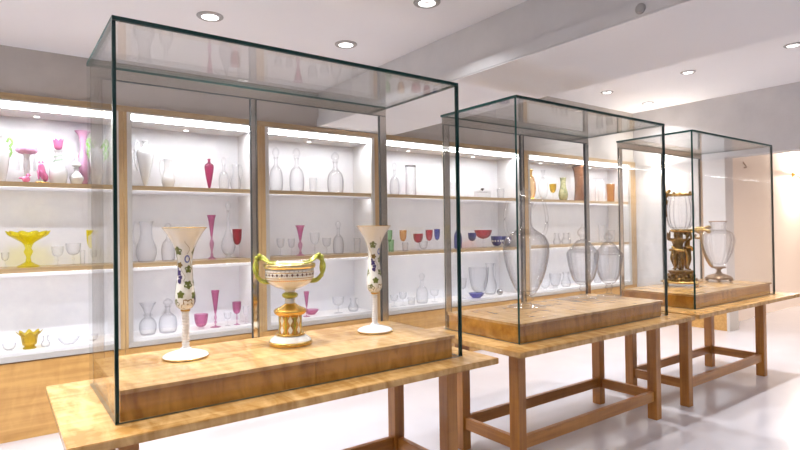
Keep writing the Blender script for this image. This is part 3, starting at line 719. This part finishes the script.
item('carafe', 'carafe', 1.018, 3, .27, .068, 'crystal', 'clear carafe with a flared rim on the bottom shelf', 'carafe')
item('decanter', 'round_decanter', 1.177, 3, .29, .074, 'crystal', 'round clear decanter left of the ribbed white stem', 'decanter')
item('bowl', 'sugar_bowl', 1.454, 3, .13, .06, {'body': 'rose', '*': 'crystal'}, 'pale pink footed bowl on the bottom shelf', 'bowl')
item('flute', 'flute', 1.58, 3, .33, .036, 'rose', 'tall rose pink flute on the bottom shelf', 'flute')
item('goblet', 'goblet', 1.69, 3, .12, .034, 'frost', 'small milky goblet between the rose flute and the rose goblet', 'goblet')
item('goblet', 'goblet', 1.775, 3, .21, .040, 'rose', 'short rose pink goblet beside the rose flute', 'goblet')
item('goblet', 'goblet', 1.858, 3, .16, .028, 'frost', 'small milky goblet at the right end of the bottom shelf, beside the rose goblet', 'goblet')
# third cabinet
item('decanter', 'decanter', 2.2, 1, .43, .067, 'crystal', 'clear stoppered decanter at the left end of the third cabinet top shelf', 'decanter')
item('decanter', 'decanter', 2.42, 1, .44, .074, 'crystal', 'clear stoppered decanter second from left in the third cabinet', 'decanter')
item('tumbler', 'tumbler', 2.6, 1, .15, .04, 'frost', 'clear tumbler between the top-shelf decanters of the third cabinet', 'tumbler')
item('decanter', 'decanter', 2.86, 1, .43, .083, 'crystal', 'widest clear decanter, right on the third cabinet top shelf', 'decanter', flute=(12, .03), seg=36)
item('goblet', 'goblet', 2.22, 2, .175, .038, 'frost', 'clear goblet above the left handle of the gilt compote', 'goblet')
item('goblet', 'goblet', 2.335, 2, .17, .035, 'frost', 'clear goblet just left of the pink trumpet behind the compote', 'goblet')
item('trumpet', 'trumpet_goblet', 2.43, 2, .30, .049, 'rose', 'rose pink trumpet glass above the gilt compote', 'trumpet glass')
item('goblet', 'goblet', 2.59, 2, .225, .05, 'frost', 'tall clear goblet right of the pink trumpet above the compote', 'goblet')
item('goblet', 'goblet', 2.725, 2, .17, .046, 'frost', 'short clear goblet left of the small decanter in the third cabinet', 'goblet')
item('decanter', 'decanter', 2.862, 2, .345, .057, 'crystal', 'small clear decanter on the middle shelf of the third cabinet', 'decanter')
item('tumbler', 'tumbler', 3.09, 2, .16, .037, 'frost', 'clear tumbler beside the rim of the right trumpet vase', 'tumbler')
item('flute', 'flute', 2.48, 3, .25, .028, 'rose', 'rose pink flute just right of the compote pedestal', 'flute')
item('dish', 'tazza', 2.585, 3, .05, .075, 'rose', 'flat rose pink dish behind the flute beside the compote', 'dish', dy=.10)
item('goblet', 'goblet', 2.84, 3, .165, .062, 'frost', 'wide clear goblet on the bottom shelf of the third cabinet', 'goblet')
item('jug', 'small_jug', 3.02, 3, .14, .055, 'crystal', 'small clear jug at the right end of the third cabinet bottom shelf', 'jug', handle=1)
# fourth cabinet
item('decanter', 'decanter', 3.62, 1, .37, .056, 'frost', 'clear decanter left of the dark-rimmed cylinder vase', 'decanter')
t = item('cylinder', 'cylinder_vase', 3.85, 1, .345, .062, 'crystal', 'tall clear cylinder vase with a dark rim', 'vase')
bm = bmesh.new(); tube(bm, [(.061 * math.cos(2 * PI * k / 24), .061 * math.sin(2 * PI * k / 24), .345) for k in range(25)], .004, 6, 1); link('rim', bm, 'darkline', t, True)
item('tumbler', 'tumbler', 4.50, 1, .18, .049, 'frost', 'clear tumbler on the top shelf behind the left edge of the middle case', 'tumbler')
t = thing('lidded_box', 'low clear glass box with a dark knob', 'box', (5.0, YS[1], Z1 + .0005))
bx('body', (-.10, -.05, 0), (.10, .05, .075), 'frost', t, .004); bx('lid', (-.103, -.053, .076), (.103, .053, .092), 'crystal', t, .003)
link('knob', solid([(.008, .092), (.01, .104), (.024, .112), (.022, .122), (.006, .128)], 16, 2), 'darkline', t, True)
item('tumbler', 'tumbler', 5.33, 1, .13, .05, 'frost', 'clear tumbler right of the dark-knobbed glass box', 'tumbler')
item('goblet', 'hock_glass', 3.55, 2, .24, .038, {'bowl': 'greeng', '*': 'crystal'}, 'pale green-bowled hock glass left of the pink one', 'goblet', dy=.06)
item('tumbler', 'green_tumbler', 3.475, 2, .135, .034, 'greeng', 'small green tumbler at the left end behind the right trumpet vase', 'tumbler', dy=-.08)
item('goblet', 'hock_glass', 3.70, 2, .238, .042, {'bowl': 'amberg', '*': 'crystal'}, 'goblet with a pale salmon bowl, left of the red goblets', 'goblet')
item('tumbler', 'tumbler', 3.66, 2, .10, .036, 'frost', 'low clear tumbler in front of the salmon-bowled goblet', 'tumbler', dy=-.09)
item('goblet', 'red_goblet', 3.915, 2, .195, .058, {'bowl': 'cranberry', '*': 'crystal'}, 'wide red-bowled goblet, left of the taller red one', 'goblet')
item('bowl', 'finger_bowl', 4.03, 2, .105, .055, 'crystal', 'clear finger bowl between the two red goblets', 'bowl', dy=.05)
item('goblet', 'red_goblet', 4.03, 2, .238, .043, {'bowl': 'cranberry', '*': 'crystal'}, 'tall red-bowled goblet, right of the wide red one', 'goblet', dy=-.06)
item('goblet', 'hock_glass', 4.20, 2, .245, .036, {'bowl': 'cobalt', '*': 'crystal'}, 'tall pale blue goblet right of the red goblets', 'goblet')
item('decanter', 'blue_decanter', 4.53, 2, .388, .050, {'body': 'cobalt', '*': 'crystal'}, 'blue decanter with a clear stopper on the middle shelf', 'decanter')
item('goblet', 'blue_goblet', 4.768, 2, .192, .052, {'bowl': 'cobaltdark', '*': 'crystal'}, 'goblet with a dark blue bowl, right of the blue decanter', 'goblet')
item('coupe', 'red_coupe', 4.96, 2, .225, .113, {'bowl': 'cranberry', '*': 'crystal'}, 'wide coupe with a cranberry bowl on a clear stem', 'coupe')
def blue_bowl(x, R, H, label):
    t = item('bowl', 'cut_bowl', x, 2, H, R, {'body': 'cobaltdark', '*': 'crystal'}, label, 'bowl', 'cut blue bowls')
    bm = bmesh.new()
    for k in range(12):
        a = 2 * PI * k / 12; ball(bm, (R * .93 * math.cos(a), R * .93 * math.sin(a), H * .58), .011, 6, 0, (.8, .8, 1.3))
    link('cut_facets', bm, 'opal', t, True)
blue_bowl(5.20, .073, .142, 'cut dark blue bowl, left one of the pair')
blue_bowl(5.385, .069, .138, 'cut dark blue bowl, right one of the pair')
item('goblet', 'goblet', 3.55, 3, .125, .045, 'frost', 'clear goblet at the left end of the fourth cabinet bottom shelf', 'goblet')
item('goblet', 'goblet', 3.67, 3, .15, .045, 'frost', 'clear goblet second from left on the fourth cabinet bottom shelf', 'goblet')
item('tumbler', 'tumbler', 3.79, 3, .08, .046, 'frost', 'low clear tumbler left of the bottom-shelf decanter', 'tumbler')
item('decanter', 'decanter', 3.945, 3, .35, .07, 'frost', 'clear decanter on the bottom shelf of the fourth cabinet', 'decanter')
item('goblet', 'goblet', 4.13, 3, .14, .053, 'frost', 'clear goblet right of the bottom-shelf decanter', 'goblet')
item('goblet', 'goblet', 4.58, 3, .25, .049, 'frost', 'tall clear goblet left of the big cut bowl', 'goblet')
item('bowl', 'punch_bowl', 4.90, 3, .36, .125, 'crystal', 'large clear punch bowl on the bottom shelf', 'bowl', dy=.05, flute=(16, .02), seg=48)
item('jug', 'pitcher', 5.15, 3, .40, .085, 'crystal', 'large clear pitcher right of the punch bowl', 'jug', handle=1, dy=.10)
item('dish', 'blue_edged_dish', 4.75, 3, .06, .10, 'cobalt', 'low blue-tinted dish in front of the punch bowl', 'dish', dy=-.06)
t = thing('glass_paperweight', 'dark chrome ball paperweight on the bottom shelf', 'paperweight', (5.16, 4.90, Z3 + .0005))
bm = bmesh.new(); ball(bm, (0, 0, .04), .04, 16); link('ball', bm, 'chrome', t, True)
# fifth cabinet
t = thing('moon_flask', 'amber and gold moon flask at the left end of the far cabinet', 'flask', (5.93, YS[1], Z1 + .0005))
bm = bmesh.new(); ball(bm, (0, 0, .17), .13, 18, 0, (.7, .35, 1.2)); link('body', bm, 'amberg', t, True)
link('neck', vessel([(.022, .31), (.018, .35), (.02, .38), (.032, .41)], .003, .004, 16, 3), 'gold', t, True); link('foot', solid([(.05, 0), (.05, .012), (.03, .03)], 16, 2), 'gold', t, True)
bm = bmesh.new(); tube(bm, [(.092 * math.cos(2 * PI * k / 24), -.0, .17 + .157 * math.sin(2 * PI * k / 24)) for k in range(25)], .010, 6, 1); link('gilt_band', bm, 'gold', t, True)
t = thing('moon_flask', 'clear glass moon flask beside the amber and gold one', 'flask', (6.19, YS[1], Z1 + .0005))
bm = bmesh.new(); ball(bm, (0, 0, .17), .13, 18, 0, (.75, .35, 1.15)); link('body', bm, 'crystal', t, True)
link('neck', vessel([(.022, .31), (.018, .35), (.02, .39), (.034, .42)], .003, .004, 16, 3), 'crystal', t, True); link('foot', solid([(.05, 0), (.05, .012), (.03, .03)], 16, 2), 'crystal', t, True)
item('goblet', 'yellow_glass', 6.40, 1, .235, .05, {'bowl': 'olive', '*': 'crystal'}, 'clear-stemmed glass with a yellow bowl, left of the painted vase', 'goblet')
item('jug', 'painted_vase', 6.634, 1, .335, .066, 'painted', 'green and gold painted vase left of the brown vase', 'vase')
t = thing('beaker_vase', 'tall brown marbled flared glass vase', 'vase', (7.018, YS[1], Z1 + .0005))
link('body', vessel([(.075, 0), (.08, .02), (.07, .16), (.068, .32), (.085, .46), (.112, .52)], .006, .02, 28, 4), 'browng', t, True)
item('tumbler', 'tumbler', 7.35, 1, .34, .058, 'frost', 'tall clear tumbler right of the brown vase', 'tumbler')
item('tumbler', 'tumbler', 7.55, 1, .35, .052, 'frost', 'tall clear tumbler beside the amber one', 'tumbler')
item('tumbler', 'amber_tumbler', 7.82, 1, .29, .066, 'amberg', 'amber tumbler at the far right end of the top shelf', 'tumbler')
item('jug', 'cup', 6.42, 2, .165, .055, 'crystal', 'clear handled cup left of its larger twin on the middle shelf', 'cup', handle=-1)
item('jug', 'cup', 6.63, 2, .165, .07, 'crystal', 'larger clear handled cup on the middle shelf of the far cabinet', 'cup', handle=1)
item('tumbler', 'tumbler', 7.50, 2, .27, .052, 'frost', 'tall clear tumbler above the right covered jar', 'tumbler')
item('tumbler', 'tumbler', 7.76, 2, .19, .052, 'frost', 'short clear tumbler at the far right of the middle shelf', 'tumbler')
item('bowl', 'bowl', 6.12, 3, .12, .07, 'frost', 'small clear bowl right of the amphora body', 'bowl')
item('bowl', 'bowl', 6.34, 3, .20, .082, 'crystal', 'deep clear bowl on the far cabinet bottom shelf', 'bowl')
item('jug', 'small_jug', 6.58, 3, .21, .07, 'crystal', 'clear jug behind the left covered jar', 'jug', handle=1)
item('decanter', 'decanter', 7.35, 3, .30, .058, 'frost', 'clear decanter behind the right covered jar', 'decanter')

# ------------------------------------------------------------------ lamps
def downlight(x, y, z, power, label=None, col=(.955, .965, 1)):
    t = thing('downlight', label or 'recessed ceiling downlight added out of view to light the room', 'downlight', (x, y, z), 0, 'recessed ceiling downlights')
    bm = bmesh.new(); lathe(bm, [(.052, -.010), (.075, -.010), (.082, -.004), (.082, -.0005), (.052, -.0005), (.052, -.010)], 28); link('ring', bm, 'trimring', t)
    bm = bmesh.new(); lathe(bm, [(.026, -.004), (.0515, -.007), (.0515, -.0005), (.026, -.0005), (.026, -.004)], 24); link('lens', bm, 'lamp', t)
    L = bpy.data.lights.new('downlight_beam', 'AREA'); L.shape = 'DISK'; L.size = .05; L.energy = power; L.color = col; L.spread = math.radians(125)
    o = bpy.data.objects.new('downlight_beam', L); COL.objects.link(o); o.location = (x, y, z - .006)
PW = 13
for x, y, lab in [(1.102, 3.50, 'round downlight in the lower ceiling, above the left trumpet vase'), (2.082, 3.473, 'round downlight in the lower ceiling, nearest the beam and cabinets'), (2.104, 2.557, 'round downlight at the top edge, nearest the beam'),
                  (1.10, 2.55, None), (.1, 2.55, None), (.1, 3.5, None), (-1., 3.5, None), (-1., 2.2, None), (.6, 1.2, None), (1.8, 1.2, None), (.6, -.4, None), (1.8, -.4, None), (.6, -2., None), (-1., .4, None)]:  # entries without a label are unseen downlights added for the room light
    downlight(x, y, ZL, PW * (.55 if (x, y) == (2.082, 3.473) else .4 if (x, y) == (2.104, 2.557) else 1 if y > 1.5 else .3), lab)
for x, y, lab in [(6.58, 3.185, 'round downlight in the higher ceiling, middle of the lit ones'), (6.62, 4.276, 'round downlight in the higher ceiling, leftmost beyond the beam'), (7.724, 4.323, 'round downlight closest to the concrete end wall'),
                  (6.502, 2.10, 'round downlight at the right edge of the photo'), (5.2, 3.2, None), (5.2, 2.1, None), (4.1, 2.6, None), (4.1, .9, None), (6.5, .7, None), (5.2, -.8, None), (7.3, -.8, None), (4.1, -2.2, None), (6.5, -2.2, None)]:  # unlabelled entries here are also unseen, added to light the room
    downlight(x, y, ZR, PW * (1.15 if 1.5 < y < 4 else .6 if y > 4 else .35), lab)

def sconce(loc, rz, label, power):
    t = thing('wall_sconce', label, 'sconce', loc, rz)
    bx('backplate', (-.03, -.012, -.05), (.03, -.0005, .05), 'gold', t)
    bx('arm', (-.012, -.09, -.012), (.012, -.012, .012), 'gold', t)
    bm = bmesh.new(); box(bm, (-.12, -.14, -.014), (.12, -.08, .014), 0, .003); link('bar', bm, 'gold', t)
    bx('lens_strip', (-.11, -.135, .0145), (.11, -.085, .018), 'warm', t)
    bx('lens_strip', (-.11, -.135, -.018), (.11, -.085, -.0145), 'warm', t)
    for s in (1, -1):
        L = bpy.data.lights.new('sconce_light', 'AREA'); L.shape = 'RECTANGLE'; L.size = .2; L.size_y = .05; L.energy = power; L.color = (1, .90, .78)
        o = bpy.data.objects.new('sconce_light', L); COL.objects.link(o)
        o.matrix_world = Matrix.Translation(loc) @ Matrix.Rotation(rz, 4, 'Z') @ Matrix.Translation((0, -.11, s * .03)) @ (Matrix.Rotation(PI, 4, 'X') if s > 0 else Matrix.Identity(4))
sconce((XR, 4.385, 2.375), -PI / 2, 'slim gold bar wall sconce glowing on the end wall', 4.5)
sconce((11.6, 3.80, 2.375), 0, 'slim gold bar wall sconce glowing on the peach passage wall', 26)
for x, y in ((9.3, 2.2), (11.2, 2.2), (10.2, 1.0), (12.6, 1.2)):  # unseen fixtures added to brighten the passage with warm light
    downlight(x, y, 2.98, 9, 'recessed warm downlight added unseen to light the peach passage', (1, .88, .78))

t = thing('smoke_detector', 'small round grey sensor on the concrete beam', 'sensor', (BX0, 1.468, 2.55))
bm = bmesh.new(); lathe(bm, [(.026, 0), (.026, .008), (.018, .014), (0, .015)], 20); bmesh.ops.rotate(bm, verts=bm.verts, cent=(0, 0, 0), matrix=Matrix.Rotation(-PI / 2, 3, 'Y')); link('body', bm, 'trimring', t)
t = thing('wall_hook', 'small dark hook on the pale concrete passage wall', 'hook', (9.45, 3.755, 2.38))
bm = bmesh.new(); tube(bm, [(0, -.001, .09), (.02, -.02, .04), (.0, -.05, 0), (-.06, -.04, -.01)], .010, 7, 4); link('body', bm, 'brownbronze', t, True)

# ------------------------------------------------------------------ world, camera, view
w = bpy.data.worlds.new('room_air'); sc.world = w; w.use_nodes = True
w.node_tree.nodes['Background'].inputs[0].default_value = (.9, .92, 1, 1); w.node_tree.nodes['Background'].inputs[1].default_value = .05
cam = bpy.data.cameras.new('camera'); co = bpy.data.objects.new('camera', cam); COL.objects.link(co); sc.camera = co
yaw, pit, rol = math.radians(36.3055), math.radians(.5397), math.radians(-.8198)
f = Vector((math.sin(yaw) * math.cos(pit), math.cos(yaw) * math.cos(pit), math.sin(pit))); r = Vector((math.cos(yaw), -math.sin(yaw), 0)); u = r.cross(f)
r2 = r * math.cos(rol) + u * math.sin(rol); u2 = -r * math.sin(rol) + u * math.cos(rol)
mw = Matrix.Identity(4)
for i in range(3): mw[i][0] = r2[i]; mw[i][1] = u2[i]; mw[i][2] = -f[i]
mw[2][3] = 1.474
co.matrix_world = mw
cam.sensor_fit = 'HORIZONTAL'; cam.sensor_width = 36; cam.lens = 36 * 550.2 / 800; cam.clip_start = .05
sc.view_settings.view_transform = 'Standard'; sc.view_settings.look = 'None'; sc.view_settings.gamma = 1; sc.view_settings.use_curve_mapping = False
sc.view_settings.exposure = 0.62
cy = sc.cycles
cy.max_bounces = 12; cy.diffuse_bounces = 4; cy.glossy_bounces = 6; cy.transmission_bounces = 10; cy.transparent_max_bounces = 48
cy.sample_clamp_indirect = 4; cy.caustics_reflective = False; cy.caustics_refractive = False
cy.use_denoising = True
